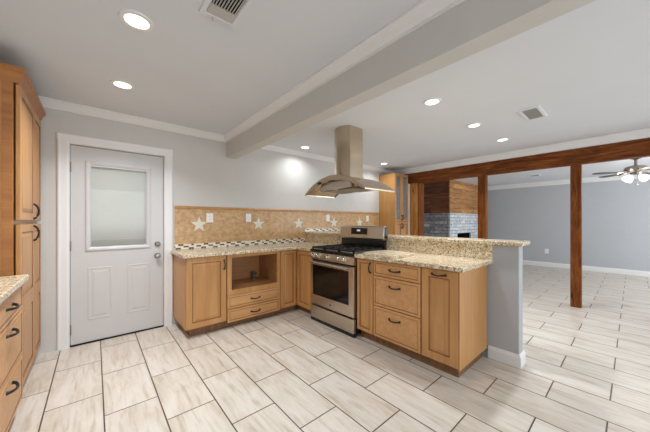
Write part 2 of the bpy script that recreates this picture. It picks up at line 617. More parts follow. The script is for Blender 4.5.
bm = new(); prism(bm, crown_prof(0.078, 0.07, ZC), lambda u, v, a: (a, -u, v), -0.99, 1.386); trim(bm)
bm = new(); prism(bm, crown_prof(0.078, 0.07, ZC), lambda u, v, a: (1.386 - u, a, v), 0.0, -6.55); trim(bm)
bm = new(); prism(bm, crown_prof(0.07, 0.06, ZC), lambda u, v, a: (a, -u, v), 1.515, 5.344); trim(bm)
bm = new(); prism(bm, crown_prof(0.105, 0.08, ZC), lambda u, v, a: (5.344 - u, a, v), 0.0, -6.55); trim(bm)
bm = new(); prism(bm, crown_prof(0.12, 0.10, 2.38), lambda u, v, a: (9.57 - u, a, v), 0.6, -6.55); trim(bm)
bm = new(); prism(bm, crown_prof(0.12, 0.10, 2.38), lambda u, v, a: (a, 0.6 - u, v), 5.57, 9.57); trim(bm)
bm = new(); prism(bm, crown_prof(0.078, 0.07, ZC), lambda u, v, a: (-0.99 + u, a, v), 0.0, -6.55); trim(bm)


def base_prof(h):
    return [(0, 0), (0.016, 0), (0.016, h - 0.025), (0.009, h - 0.008), (0.006, h), (0, h)]


bm = new(); prism(bm, base_prof(0.12), lambda u, v, a: (9.57 - u, a, v), 0.6, -6.55)
o = struct('baseboard_right', bm, 'white_trim')

# ------------------------------------------------------------------ half wall of the peninsula
HX0, HX1, HYE = 2.775, 2.895, -3.052
struct('wall_peninsula', bx(HX0, HX1, HYE, 0, 0, 1.052), 'wall_paint_shaded', bev=0.004)
def sweep(bm, prof, rows):
    """closed profile carried through mitred corners; rows(u) gives the path points offset outward by u"""
    R_ = []
    for u, v in prof:
        R_.append([bm.verts.new((x, y, v)) for x, y in rows(u)])
    n, k = len(R_), len(R_[0])
    for i in range(n):
        for q in range(k - 1):
            bm.faces.new((R_[i][q], R_[(i + 1) % n][q], R_[(i + 1) % n][q + 1], R_[i][q + 1]))
    bm.faces.new([r[0] for r in R_]); bm.faces.new([r[-1] for r in R_][::-1])


bm = new()
sweep(bm, base_prof(0.115), lambda u: ((HX0 - u, -2.815), (HX0 - u, HYE - u), (HX1 + u, HYE - u), (HX1 + u, -0.02)))
struct('baseboard_peninsula', bm, 'white_trim')

# ------------------------------------------------------------------ door
d = obj('door_1', (lambda bm: (box(bm, -0.185, -0.033, 0.012, 0.055, 0.015, 2.038), box(bm, 0.452, 0.622, 0.012, 0.055, 0.015, 2.038),
        box(bm, -0.033, 0.452, 0.012, 0.055, 0.015, 0.985), box(bm, -0.033, 0.452, 0.012, 0.055, 1.842, 2.038), bm)[-1])(new()), 'white_door')
d['kind'] = 'structure'
d['label'] = 'white half-glass entry door with built-in blind and two raised panels'
d['category'] = 'door'


def frame_rect(bm, u0, u1, v0, v1, prof, fn):
    """mitred frame: prof list of (inset, depth)"""
    rings = []
    for ins, dd in prof:
        rings.append([bm.verts.new(fn(u, v, dd)) for u, v in ((u0 + ins, v0 + ins), (u1 - ins, v0 + ins), (u1 - ins, v1 - ins), (u0 + ins, v1 - ins))])
    n = len(rings)
    for k in range(n):
        A, B = rings[k], rings[(k + 1) % n]
        for i in range(4): bm.faces.new((A[i], A[(i + 1) % 4], B[(i + 1) % 4], B[i]))


bm = new()
frame_rect(bm, -0.075, 0.495, 0.955, 1.90, [(0, -0.002), (0, 0.008), (0.01, 0.014), (0.024, 0.012), (0.04, 0.004), (0.044, -0.004), (0.044, -0.01)], face('y', 0.012))
obj('glass_frame', bm, 'white_door', d)
obj('glass_pane', bx(-0.0345, 0.4535, 0.024, 0.027, 0.985, 1.843), 'pane_glass', d)
bm = new()
z = 0.992
while z < 1.835:
    vs = box(bm, -0.031, 0.440, 0.036, 0.0475, z, z + 0.0195)
    z += 0.0202
obj('blind', bm, 'slat_white', d)
bm = new(); box(bm, 0.4415, 0.4485, 0.028, 0.034, 1.0, 1.84); box(bm, 0.4405, 0.4495, 0.027, 0.035, 1.6, 1.63)
obj('blind_slider', bm, 'white_door', d)
for (u0, u1) in ((-0.06, 0.145), (0.272, 0.49)):
    bm = new()
    lv = [(0, 0.0), (0.012, 0.004), (0.022, 0.001), (0.034, 0.001), (0.056, 0.005)]
    fn = face('y', 0.012); rings = []
    for ins, dd in lv:
        rings.append([bm.verts.new(fn(u, v, dd)) for u, v in ((u0 + ins, 0.235 + ins), (u1 - ins, 0.235 + ins), (u1 - ins, 0.785 - ins), (u0 + ins, 0.785 - ins))])
    for A, B in zip(rings, rings[1:]):
        for i in range(4): bm.faces.new((A[i], A[(i + 1) % 4], B[(i + 1) % 4], B[i]))
    bm.faces.new(rings[-1])
    bm.faces.new(rings[0][::-1])
    obj('raised_panel', bm, 'white_door', d)
bm = new(); lathe(bm, (0.563, 0.012, 0.858), [(0.0, 0), (0.033, 0), (0.033, 0.006), (0.014, 0.012), (0.012, 0.03), (0.024, 0.038), (0.028, 0.05), (0.024, 0.06), (0.0, 0.063)], axis=Vector((0, -1, 0)))
obj('door_knob', bm, 'nickel', d, smooth=True)
bm = new(); lathe(bm, (0.565, 0.012, 0.998), [(0.0, 0), (0.031, 0), (0.031, 0.012), (0.026, 0.016), (0.0, 0.016)], axis=Vector((0, -1, 0))); box(bm, 0.561, 0.569, -0.022, -0.004, 0.985, 1.011)
obj('deadbolt', bm, 'nickel', d, smooth=True)
for zz in (1.815, 1.02, 0.17):
    bm = new(); cyl(bm, (-0.1865, 0.004, zz - 0.05), (-0.1865, 0.004, zz + 0.05), 0.007, seg=10)
    obj('hinge', bm, 'nickel', d)
struct('threshold', bx(-0.19, 0.627, 0.0, 0.06, 0.0, 0.014), 'dark_void')
# casing with a stepped profile
cas = [(0, 0.0), (0, 0.012), (0.012, 0.02), (0.03, 0.016), (0.07, 0.016), (0.085, 0.012), (0.092, 0.0)]
bm = new()
for sgn, xo in ((1, -0.282), (-1, 0.722)):
    prism(bm, [(u, v) for u, v in cas], lambda u, v, a, s=sgn, x=xo: (x + s * u, -v, a), 0.0, 2.140 - 0.0)
prism(bm, [(u, v) for u, v in cas], lambda u, v, a: (a, -v - 0.0006, 2.143 - u), -0.282, 0.722)
trim(bm)

# ------------------------------------------------------------------ tall pantry on the left
PX = -0.385
PY0, PY1 = -0.965, -0.03
t = thing('pantry_cabinet', 'tall maple pantry cabinet with crown top beside the white door', 'cabinet', (-0.68, -0.53, 0))
obj('body', bx(-0.985, PX - 0.032, PY0, PY1, 0.10, 2.222), 'maple_side', t)
bm = new()
cprof = [(-0.03, 2.205), (0.004, 2.205), (0.010, 2.222), (0.034, 2.268), (0.042, 2.272), (0.042, 2.302), (-0.03, 2.302)]
sweep(bm, cprof, lambda u: ((-0.985, PY0 - u), (PX - 0.012 + u, PY0 - u), (PX - 0.012 + u, PY1)))
obj('crown', bm, 'maple_trim', t)
obj('face_edge', bx(PX - 0.082, PX - 0.033, PY0 - 0.006, PY0, 0.10, 2.204), 'maple_trim', t)
mid = -0.405
for (u0, u1, hu) in ((PY0 + 0.012, mid - 0.003, mid - 0.035), (mid + 0.003, PY1 - 0.008, mid + 0.035)):
    for (v0, v1, hv) in ((1.275, 2.20, 1.35), (0.10, 1.245, 1.17)):
        dd = None
        if v0 > 1:
            dd = obj('door', leaf(u0, u1, v0, v1, 'X', PX - 0.022, 0.022), 'maple', t)
        else:
            bm = leaf(u0, u1, v0, 0.672, 'X', PX - 0.022, 0.022)
            b2 = leaf(u0, u1, 0.672, v1, 'X', PX - 0.022, 0.022)
            me = bpy.data.meshes.new('tmp'); b2.to_mesh(me); bm.from_mesh(me); b2.free()
            dd = obj('door', bm, 'maple', t)
        if hu < mid:
            obj('handle', pull(hu, hv, 'X', PX, True, 0.12), 'black_iron', dd, smooth=True)
obj('toe_kick', bx(-0.9, PX - 0.035, PY0 + 0.01, PY1, 0, 0.10), 'maple_side', t)

# ------------------------------------------------------------------ left drawer bank and its worktop
BX = -0.36
t = thing('base_cabinet', 'maple three drawer base cabinet under the left granite worktop', 'cabinet', (-0.68, -1.41, 0))
obj('body', bx(-0.985, BX - 0.022, -1.745, -1.06, 0.10, 0.875), 'maple_side', t)
for (v0, v1, hz) in ((0.70, 0.865, 0.725), (0.40, 0.69, 0.65), (0.115, 0.39, 0.335)):
    dd = obj('drawer', leaf(-1.738, -1.065, v0, v1, 'X', BX - 0.021, 0.021, 0.045, False), 'maple_flat', t)
    obj('handle', pull(-1.42, (0.79, 0.645, 0.338)[(0.70, 0.40, 0.115).index(v0)], 'X', BX, False, 0.13), 'black_iron', dd, smooth=True)
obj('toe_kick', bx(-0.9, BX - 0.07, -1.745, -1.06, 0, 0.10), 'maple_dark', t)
tag(obj('countertop', bx(-0.987, -0.335, -1.76, -1.05, 0.877, 0.914), 'granite', bev=0.006), 'speckled granite worktop on the left drawer cabinet beside the pantry', 'countertop')

# ------------------------------------------------------------------ back wall base cabinets
CY = -0.60                                     # front of the doors
def carcass(parent, x0, x1, y0, y1, m='maple_side'):
    return obj('body', bx(x0, x1, y0, y1, 0.10, 0.875), m, parent)


t = thing('base_cabinet', 'maple single door base cabinet at the end beside the white door', 'cabinet', (0.945, -0.3, 0))
carcass(t, 0.728, 1.165, CY + 0.022, -0.013)
dd = obj('door', leaf(0.732, 1.158, 0.105, 0.872, 'y', CY + 0.0215, 0.0215, 0.06), 'maple', t)
obj('handle', pull(1.133, 0.765, 'y', CY, True, 0.10), 'black_iron', dd, smooth=True)
obj('toe_kick', bx(0.79, 1.165, CY + 0.08, -0.013, 0, 0.10), 'maple_dark', t)

t = thing('base_cabinet', 'maple base cabinet with an open niche above two drawers', 'cabinet', (1.525, -0.3, 0))
obj('side_panel', bx(1.168, 1.187, CY + 0.022, -0.013, 0.10, 0.875), 'niche_wood', t)
obj('side_panel', bx(1.863, 1.882, CY + 0.022, -0.013, 0.10, 0.875), 'niche_wood', t)
obj('back_panel', bx(1.187, 1.863, -0.030, -0.013, 0.10, 0.875), 'niche_wood', t)
obj('body', bx(1.187, 1.863, CY + 0.022, -0.03, 0.10, 0.42), 'niche_wood', t)
bm = new()
box(bm, 1.17, 1.222, CY + 0.002, CY + 0.021, 0.392, 0.875); box(bm, 1.838, 1.88, CY + 0.002, CY + 0.021, 0.392, 0.875)
box(bm, 1.222, 1.838, CY + 0.002, CY + 0.021, 0.838, 0.875); box(bm, 1.222, 1.838, CY + 0.002, CY + 0.021, 0.392, 0.452)
obj('niche_frame', bm, 'maple', t)
obj('shelf', bx(1.188, 1.862, CY + 0.0215, -0.031, 0.421, 0.447), 'niche_wood', t)
for v0, v1 in ((0.235, 0.388), (0.075, 0.226)):
    dd = obj('drawer', leaf(1.174, 1.876, v0, v1, 'y', CY + 0.0215, 0.0215, 0.05, False), 'maple_flat', t)
    obj('handle', pull(1.525, (v0 + v1) / 2, 'y', CY, False, 0.115), 'black_iron', dd, smooth=True)
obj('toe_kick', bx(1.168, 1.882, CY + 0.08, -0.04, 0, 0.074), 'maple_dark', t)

# shut-off valve left on the niche floor
t = thing('pipe_valve', 'small grey pipe with shut-off valve inside the open niche', 'valve', (1.735, -0.12, 0.447))
bm = new(); lathe(bm, (1.735, -0.12, 0.447), [(0, 0), (0.04, 0), (0.04, 0.008), (0.019, 0.012), (0.019, 0.062), (0.028, 0.066), (0.028, 0.095), (0.0, 0.097)])
obj('pipe', bm, 'pipe_grey', t, smooth=True)
bm = new(); cyl(bm, (1.735, -0.146, 0.525), (1.735, -0.172, 0.525), 0.008); box(bm, 1.712, 1.758, -0.182, -0.17, 0.518, 0.532)
obj('valve_handle', bm, 'black_iron', t)

# corner cabinet, L-shaped, two doors meeting at the inner corner
FX = 2.15                                      # front plane of the peninsula doors
t = thing('corner_cabinet', 'maple corner base cabinet with two narrow doors left of the range', 'cabinet', (2.3, -0.35, 0))
bm = new(); prism(bm, [(1.885, -0.013), (2.715, -0.013), (2.715, -0.957), (FX + 0.022, -0.957), (FX + 0.022, CY + 0.022), (1.885, CY + 0.022)], lambda u, v, a: (u, v, a), 0.10, 0.875)
obj('body', bm, 'maple_side', t)
dd = obj('door', leaf(1.892, FX - 0.003, 0.09, 0.868, 'y', CY + 0.0215, 0.0215, 0.058), 'maple', t)
dd = obj('door', leaf(-0.952, CY - 0.006, 0.09, 0.868, 'x', FX + 0.0215, 0.0215, 0.058), 'maple', t)
bm = new(); prism(bm, [(1.885, -0.04), (2.6, -0.04), (2.6, -0.957), (FX + 0.08, -0.957), (FX + 0.08, CY + 0.08), (1.885, CY + 0.08)], lambda u, v, a: (u, v, a), 0, 0.10)
obj('toe_kick', bm, 'maple_dark', t)

# ------------------------------------------------------------------ peninsula cabinets
PB = 2.745
def pen(y0, y1, label):
    t = thing('base_cabinet', label, 'cabinet', (2.45, (y0 + y1) / 2, 0))
    obj('body', bx(FX + 0.022, PB, y0, y1, 0.10, 0.875), 'maple_side', t)
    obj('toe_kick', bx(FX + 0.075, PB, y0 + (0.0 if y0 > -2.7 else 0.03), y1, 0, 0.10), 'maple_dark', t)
    return t


t = pen(-1.955, -1.735, 'narrow maple base cabinet directly right of the range')
dd = obj('door', leaf(-1.951, -1.739, 0.105, 0.868, 'x', FX + 0.0215, 0.0215, 0.05), 'maple', t)
obj('handle', pull(-1.925, 0.785, 'x', FX, True, 0.10), 'black_iron', dd, smooth=True)
t = pen(-2.484, -1.957, 'maple base cabinet with three stacked drawers in the peninsula')
for v0, v1, hz in ((0.722, 0.868, 0.795), (0.418, 0.714, 0.635), (0.105, 0.410, 0.325)):
    dd = obj('drawer', leaf(-2.480, -1.962, v0, v1, 'x', FX + 0.0215, 0.0215, 0.045, False), 'maple_flat', t)
    obj('handle', pull(-2.215, hz, 'x', FX, False, 0.115), 'black_iron', dd, smooth=True)
t = pen(-2.803, -2.486, 'maple base cabinet with tall pull-out door at the open end of the peninsula')
dd = obj('door', leaf(-2.800, -2.491, 0.105, 0.868, 'x', FX + 0.0215, 0.0215, 0.065), 'maple', t)
obj('handle', pull(-2.645, 0.828, 'x', FX, False, 0.115), 'black_iron', dd, smooth=True)
obj('end_panel', bx(FX + 0.004, PB, -2.812, -2.8035, 0.095, 0.875), 'maple_side', t)

# ------------------------------------------------------------------ granite
bm = new(); prism(bm, [(0.695, -0.0105), (2.748, -0.0105), (2.748, -0.955), (2.112, -0.955), (2.112, -0.655), (2.095, -0.638), (0.695, -0.638)], lambda u, v, a: (u, v, a), 0.8765, 0.914)
tag(obj('countertop', bm, 'granite', bev=0.006), 'L-shaped speckled granite worktop along the tiled wall left of the range', 'countertop')
tag(obj('countertop', bx(2.112, 2.748, -2.852, -1.732, 0.8765, 0.914), 'granite', bev=0.006), 'speckled granite worktop on the peninsula right of the range', 'countertop')
tag(obj('granite_splash', bx(2.749, 2.7745, -2.852, -0.0105, 0.8765, 1.0515), 'granite'), 'upright granite strip on the half wall beneath the raised bar', 'backsplash')
tag(obj('bar_top', bx(2.735, 3.03, -3.08, -0.0105, 1.0525, 1.088), 'granite', bev=0.006), 'raised granite bar top capping the grey half wall', 'countertop')
# loose granite slab
bm = new()
pts = []
x0, x1, y0, y1, r = 2.122, 2.50, -2.24, -1.84, 0.05
for cx, cy, a0 in ((x1 - r, y1 - r, 0), (x0 + r, y1 - r, 90), (x0 + r, y0 + r, 180), (x1 - r, y0 + r, 270)):
    for k in range(7):
        a = math.radians(a0 + k * 15); pts.append((cx + r * math.cos(a), cy + r * math.sin(a)))
prism(bm, pts, lambda u, v, a: (u, v, a), 0.9145, 0.942)
tag(obj('granite_board', bm, 'granite_pale', bev=0.004), 'loose rounded granite cutting board lying on the peninsula worktop', 'cutting board')

# ------------------------------------------------------------------ tiled backsplash
t = thing('tile_backsplash', 'tan stone tile backsplash with star inlays and mosaic border on the back wall', 'backsplash', (2.7, 0, 0.914))
obj('tile_field', bx(0.741, 4.775, -0.0095, -0.0005, 0.9145, 1.425), 'travertine', t)
bm = new(); prism(bm, [(0, 1.425), (0.02, 1.425), (0.024, 1.44), (0.016, 1.455), (0.012, 1.46), (0, 1.46)], lambda u, v, a: (a, -0.0005 - u, v), 0.741, 4.775)
obj('top_moulding', bm, 'maple', t)
obj('mosaic_border', bx(0.741, 2.734, -0.0125, -0.0096, 0.9145, 0.981), 'mosaic', t)
obj('mosaic_border', bx(2.735, 4.775, -0.0125, -0.0096, 1.0885, 1.14), 'mosaic', t)
for sx, sz in ((1.024, 1.225), (1.863, 1.227), (2.60, 1.228), (3.41, 1.24), (4.13, 1.24)):
    bm = new()
    pts = []
    for k in range(10):
        rr = 0.105 if k % 2 == 0 else 0.043
        a = PI / 2 + k * PI / 5
        pts.append((sx + rr * math.cos(a), sz + rr * math.sin(a)))
    prism(bm, pts, lambda u, v, a: (u, a, v), -0.0120, -0.0096)
    obj('star_inlay', bm, 'star_stone', t)


# outlet and switch plates
def plate(loc, label, normal='y', w=0.076, h=0.12, kind='outlet'):
    t = thing('wall_' + kind, label, kind, loc, 'plates on the tiled backsplash' if normal == 'y' else None)
    x, y, z = loc
    fn = (lambda u, v, d: (x + u, y - d, z + v)) if normal == 'y' else (lambda u, v, d: (x - d, y + u, z + v))
    bm = new()
    prism(bm, [(-w / 2, -h / 2), (w / 2, -h / 2), (w / 2, h / 2), (-w / 2, h / 2)], fn, 0, 0.006)
    obj('cover_plate', bm, 'plate_white', t, bev=0.002)
    if kind == 'outlet':
        for s in (-0.02, 0.02):
            bm = new(); prism(bm, [(-0.016, s - 0.014), (0.016, s - 0.014), (0.016, s + 0.014), (-0.016, s + 0.014)], fn, 0.0061, 0.008)
            so = obj('socket', bm, 'plate_white', t)
            bm = new()
            for q in (-0.006, 0.006):
                prism(bm, [(q - 0.001, s - 0.004), (q + 0.001, s - 0.004), (q + 0.001, s + 0.006), (q - 0.001, s + 0.006)], fn, 0.0081, 0.0083)
            obj('slot', bm, 'dark_void', so)
    else:
        bm = new(); prism(bm, [(-0.006, -0.012), (0.006, -0.012), (0.006, 0.012), (-0.006, 0.012)], fn, 0.0061, 0.014)
        obj('toggle', bm, 'plate_white', t)
    return t


plate((1.157, -0.0098, 1.312), 'white outlet plate just right of the leftmost backsplash star', w=0.088)
plate((1.702, -0.0098, 1.317), 'white outlet plate left of the second backsplash star', w=0.08)
plate((3.257, -0.0098, 1.325), 'white outlet plate above the bar left of the fourth star', w=0.08)
plate((4.375, -0.0098, 1.325), 'white outlet plate above the range back right of the last star', w=0.08)
plate((9.5695, -2.12, 0.43), 'white outlet low on the far blue-grey wall behind the bar end', 'x', 0.09, 0.13)

# ------------------------------------------------------------------ gas range
SY0, SY1 = -1.725, -0.962
SF = 2.112
t = thing('gas_range', 'stainless steel gas range with black grates in the peninsula', 'range', (2.42, -1.344, 0))
bm = new(); box(bm, SF + 0.045, 2.70, SY0, SY1, 0.04, 0.885)
obj('body', bm, 'black_enamel', t, bev=0.003)
bm = new(); box(bm, SF + 0.01, SF + 0.044, SY0, SY1, 0.0, 0.045)
for yy in (SY0 + 0.05, SY1 - 0.05):
    for xx in (2.2, 2.62):
        b2 = new(); cyl(b2, (xx, yy, 0), (xx, yy, 0.04), 0.02); obj('foot', b2, 'black_enamel', t)
obj('plinth', bm, 'black_enamel', t)
obj('drawer', bx(SF + 0.004, SF + 0.044, SY0 + 0.004, SY1 - 0.004, 0.042, 0.198), 'stainless', t, bev=0.006)
# oven door: frame + window + handle + badge
od = obj('oven_door', (lambda bm: (frame_rect(bm, SY0 + 0.004, SY1 - 0.004, 0.215, 0.766,
        [(0, 0), (0, 0.038), (0.004, 0.042), (0.006, 0.042), (0.006, 0.0)], face('x', SF + 0.044)), bm)[-1])(new()), 'stainless', t)
bm = new()
wy0, wy1, wz0, wz1 = SY0 + 0.082, SY1 - 0.022, 0.345, 0.712
wy1 = SY1 - 0.06
fx0, fx1 = SF + 0.002, SF + 0.044
box(bm, fx0, fx1, SY0 + 0.008, wy0, 0.219, 0.762); box(bm, fx0, fx1, wy1, SY1 - 0.008, 0.219, 0.762)
box(bm, fx0, fx1, wy0, wy1, 0.219, wz0); box(bm, fx0, fx1, wy0, wy1, wz1, 0.762)
obj('door_face', bm, 'stainless', od)
obj('oven_window', bx(fx0 + 0.004, fx0 + 0.012, wy0, wy1, wz0, wz1), 'black_gloss', od)
bm = new(); frame_rect(bm, wy0 - 0.004, wy1 + 0.004, wz0 - 0.004, wz1 + 0.004, [(0, 0), (0, 0.004), (0.014, 0.004), (0.014, 0)], face('x', fx0))
obj('window_border', bm, 'black_enamel', od)
bm = new()
pts = []
for i in range(15):
    q = i / 14; e = abs(2 * q - 1)
    pts.append((fx0 - 0.052 + 0.010 * e ** 2, SY0 + 0.045 + q * (SY1 - SY0 - 0.09), 0.752))
tube(bm, pts, 0.0155, 12)
for yy in (SY0 + 0.06, SY1 - 0.06):
    cyl(bm, (fx0 + 0.001, yy, 0.752), (fx0 - 0.045, yy, 0.752), 0.011)
obj('oven_handle', bm, 'knob_steel', od, smooth=True)
bm = new(); lathe(bm, (fx0, -1.345, 0.272), [(0, 0), (0.0165, 0), (0.0165, 0.002), (0.0, 0.002)], axis=Vector((-1, 0, 0)))
bd = obj('badge', bm, 'vent_grey', od)
bm = new(); lathe(bm, (fx0 - 0.0021, -1.345, 0.272), [(0, 0), (0.0125, 0), (0.0125, 0.001), (0.0, 0.001)], axis=Vector((-1, 0, 0)))
obj('emblem', bm, 'black_gloss', bd)
# control panel and knobs
bm = new(); prism(bm, [(SF - 0.004, 0.79), (SF + 0.05, 0.785), (SF + 0.05, 0.885), (SF + 0.018, 0.885), (SF + 0.006, 0.873)], lambda u, v, a: (u, a, v), SY0, SY1)
cp = obj('control_panel', bm, 'stainless', t)
nrm = Vector((-1, 0, 0.12)).normalized()
for yy in (-1.012, -1.118, -1.298, -1.485, -1.575):
    k0 = Vector((SF + 0.001, yy, 0.834))
    bm = new()
    lathe(bm, k0, [(0, -0.002), (0.036, -0.002), (0.036, 0.004), (0.031, 0.008), (0.028, 0.030), (0.024, 0.036), (0, 0.037)], axis=nrm)
    kb = obj('knob', bm, 'knob_steel', cp, smooth=True)
# cooktop
bm = new(); box(bm, SF + 0.0, 2.70, SY0 - 0.002, SY1 + 0.002, 0.886, 0.914)
ct = obj('cooktop', bm, 'black_enamel', t, bev=0.006)
simple_pan = obj('cooktop_pan', bx(SF + 0.03, 2.64, SY0 + 0.025, SY1 - 0.025, 0.9141, 0.9155), 'cooktop_grey', ct)
bspots = [(2.27, -1.135), (2.27, -1.555), (2.54, -1.135), (2.54, -1.555), (2.405, -1.345)]
for bxp, byp in bspots:
    bm = new(); lathe(bm, (bxp, byp, 0.9156), [(0, 0), (0.055, 0), (0.05, 0.008), (0.036, 0.010), (0.036, 0.016), (0.034, 0.020), (0, 0.021)])
    obj('burner', bm, 'cast_iron', ct, smooth=True)
gx0, gx1 = SF + 0.02, 2.645
for gy0, gy1 in ((SY0 + 0.015, -1.475), (-1.47, -1.22), (-1.215, SY1 - 0.015)):
    bm = new()
    zb, zt, th = 0.926, 0.944, 0.007
    for yy in (gy0 + th, gy1 - th): box(bm, gx0, gx1, yy - th, yy + th, zb, zt)
    for xx in (gx0 + th, gx1 - th): box(bm, xx - th, xx + th, gy0, gy1, zb, zt)
    xm = (gx0 + gx1) / 2
    box(bm, xm - th, xm + th, gy0, gy1, zb, zt)
    ym = (gy0 + gy1) / 2
    box(bm, gx0, gx1, ym - th, ym + th, zb + 0.002, zt)
    for xx in (gx0 + 0.13, gx1 - 0.13): box(bm, xx - th, xx + th, gy0, gy1, zb + 0.002, zt)
    for xx in (gx0 + th, gx1 - th):
        for yy in (gy0 + th, gy1 - th): box(bm, xx - th, xx + th, yy - th, yy + th, 0.9135, zb)
    obj('grate', bm, 'cast_iron', ct)
# backguard
bm = new(); prism(bm, [(2.67, 0.90), (2.712, 0.90), (2.712, 1.05), (2.67, 1.05)], lambda u, v, a: (u, a, v), SY0 + 0.01, SY1 - 0.01)
bg = obj('backguard', bm, 'black_enamel', t)
bm = new(); prism(bm, [(2.655, 1.035), (2.64, 1.05), (2.655, 1.195), (2.672, 1.209), (2.70, 1.207), (2.715, 1.17), (2.715, 1.058), (2.69, 1.035)], lambda u, v, a: (u, a, v), SY0 + 0.005, SY1 - 0.005)
cpn = obj('backguard_panel', bm, 'stainless', bg, bev=0.004)
obj('end_cap', bx(2.668, 2.716, SY0 - 0.004, SY0 + 0.0045, 1.058, 1.2), 'black_enamel', bg)
bm = new(); prism(bm, [(2.6385, 1.095), (2.646, 1.178), (2.652, 1.178), (2.645, 1.095)], lambda u, v, a: (u, a, v), -1.46, -1.185)
dp = obj('display', bm, 'black_gloss', cpn)
bm = new()
for i, yy in enumerate((-1.340, -1.326, -1.312, -1.298)):
    for dz in (0.0, 0.009, 0.018):
        xx = 2.6385 + (1.137 + dz - 1.095) * 0.0904
        box(bm, xx - 0.001, xx + 0.0002, yy - 0.005, yy + 0.005, 1.136 + dz, 1.139 + dz)
    for dy in (-0.006, 0.004):
        xx = 2.6385 + (1.146 - 1.095) * 0.0904
        box(bm, xx - 0.0012, xx + 0.0005, yy + dy, yy + dy + 0.002, 1.137, 1.156)
obj('clock_digits', bm, 'clock_glow', dp)

# ------------------------------------------------------------------ island hood
t = thing('range_hood', 'stainless island range hood with curved canopy hanging over the gas range', 'range hood', (2.42, -1.31, ZC))
HY0, HY1, HXA, HXB = -1.84, -0.775, 2.17, 2.70
HC = (HY0 + HY1) / 2
zt, ze = 1.825, 1.63


def arch(u):      # u in -1..1
    return ze + (zt - ze) * (1 - abs(u) ** 2.0) + 0.0


NS = 32
us = [-1 + 2 * i / NS for i in range(NS + 1)]
bm = new()
top = [(HC + u * (HY1 - HY0) / 2, arch(u)) for u in us]
bot = [(HC + u * (HY1 - HY0) / 2 * 0.985, arch(u) - 0.012) for u in us[::-1]]
prism(bm, top + bot, lambda u, v, a: (a, u, v), HXA, HXB)
cn = obj('canopy', bm, 'stainless_hood', t, smooth=True)
# front and back arched bands
for xa, xb in ((HXA - 0.006, HXA + 0.002), (HXB - 0.002, HXB + 0.006)):
    bm = new()
    t2 = [(HC + u * (HY1 - HY0) / 2, arch(u)) for u in us]
    b2 = [(HC + u * (HY1 - HY0) / 2 * 0.97, arch(u) - 0.018 - 0.04 * (1 - u * u)) for u in us[::-1]]
    prism(bm, t2 + b2, lambda u, v, a: (a, u, v), xa, xb)
    obj('arched_band', bm, 'stainless_hood', cn, smooth=True)
# inner housing with filters
bm = new()
prism(bm, [(HC - 0.30, 1.665), (HC - 0.12, 1.655), (HC + 0.12, 1.655), (HC + 0.30, 1.665), (HC + 0.24, 1.755), (HC - 0.24, 1.755)], lambda u, v, a: (a, u, v), HXA + 0.05, HXB - 0.05)
ih = obj('housing', bm, 'stainless', t, bev=0.004)
for y0, y1 in ((HC - 0.28, HC - 0.02), (HC + 0.02, HC + 0.28)):
    bm = new()
    for k in range(9):
        yy = y0 + (y1 - y0) * (k + 0.5) / 9
        box(bm, HXA + 0.07, HXB - 0.07, yy - 0.009, yy + 0.009, 1.646, 1.6545)
    obj('baffle_filter', bm, 'nickel', ih)
for yy in (HY0, HY1):
    bm = new(); s = 1 if yy == HY0 else -1
    box(bm, HXA - 0.006, HXB + 0.006, min(yy, yy + s * 0.02), max(yy, yy + s * 0.02), ze - 0.018, ze - 0.004)
    obj('edge_lip', bm, 'stainless_hood', cn)
bm = new(); box(bm, HXA - 0.009, HXA - 0.0062, -1.12, -1.05, 1.735, 1.765)
obj('control_display', bm, 'black_gloss', cn)
# chimney: bowed front, flat sides
bm = new()
cy0, cy1, cxf, cxb = -1.45, -1.17, 2.345, 2.575
pts = [(cxb, cy0), (cxf, cy0)]
for k in range(1, 12):
    q = k / 12
    pts.append((cxf - 0.062 * math.sin(PI * q), cy0 + (cy1 - cy0) * q))
pts += [(cxf, cy1), (cxb, cy1)]
prism(bm, pts, lambda u, v, a: (u, v, a), 1.80, ZC - 0.001)
ch = obj('chimney', bm, 'stainless_hood', t, smooth=True)
bm = new()
pts2 = [(2.44 + (x - 2.44) * 1.06, -1.31 + (y + 1.31) * 1.06) for x, y in pts]
prism(bm, pts2, lambda u, v, a: (u, v, a), 1.793, 1.825)
obj('chimney_collar', bm, 'stainless_hood', t, smooth=True)
for yy in (HC - 0.33, HC + 0.33):
    bm = new(); lathe(bm, (HXA + 0.09, yy, 1.68), [(0, -0.006), (0.03, -0.006), (0.03, 0.012), (0, 0.012)])
    obj('hood_lamp', bm, 'knob_steel', cn)

# ------------------------------------------------------------------ glass-door hutch on the back wall
GX0, GX1, GY = 4.785, 5.285, -0.40
t = thing('display_cabinet', 'tall maple display cabinet with two glass doors by the cedar posts', 'cabinet', ((GX0 + GX1) / 2, GY / 2, 0))
bm = new()
box(bm, GX0, GX0 + 0.02, GY, -0.003, 0, 2.29); box(bm, GX1 - 0.02, GX1, GY, -0.003, 0, 2.29)
box(bm, GX0 + 0.02, GX1 - 0.02, -0.02, -0.003, 0, 2.29); box(bm, GX0 + 0.02, GX1 - 0.02, GY, -0.02, 2.27, 2.29)
box(bm, GX0 + 0.02, GX1 - 0.02, GY, -0.02, 1.235, 1.255); box(bm, GX0 + 0.02, GX1 - 0.02, GY, -0.02, 0.0, 0.02)
obj('body', bm, 'maple_side', t)
for zz in (1.55, 1.90):
    obj('shelf', bx(GX0 + 0.021, GX1 - 0.021, GY + 0.03, -0.021, zz, zz + 0.018), 'maple_flat', t)
gm = (GX0 + GX1) / 2
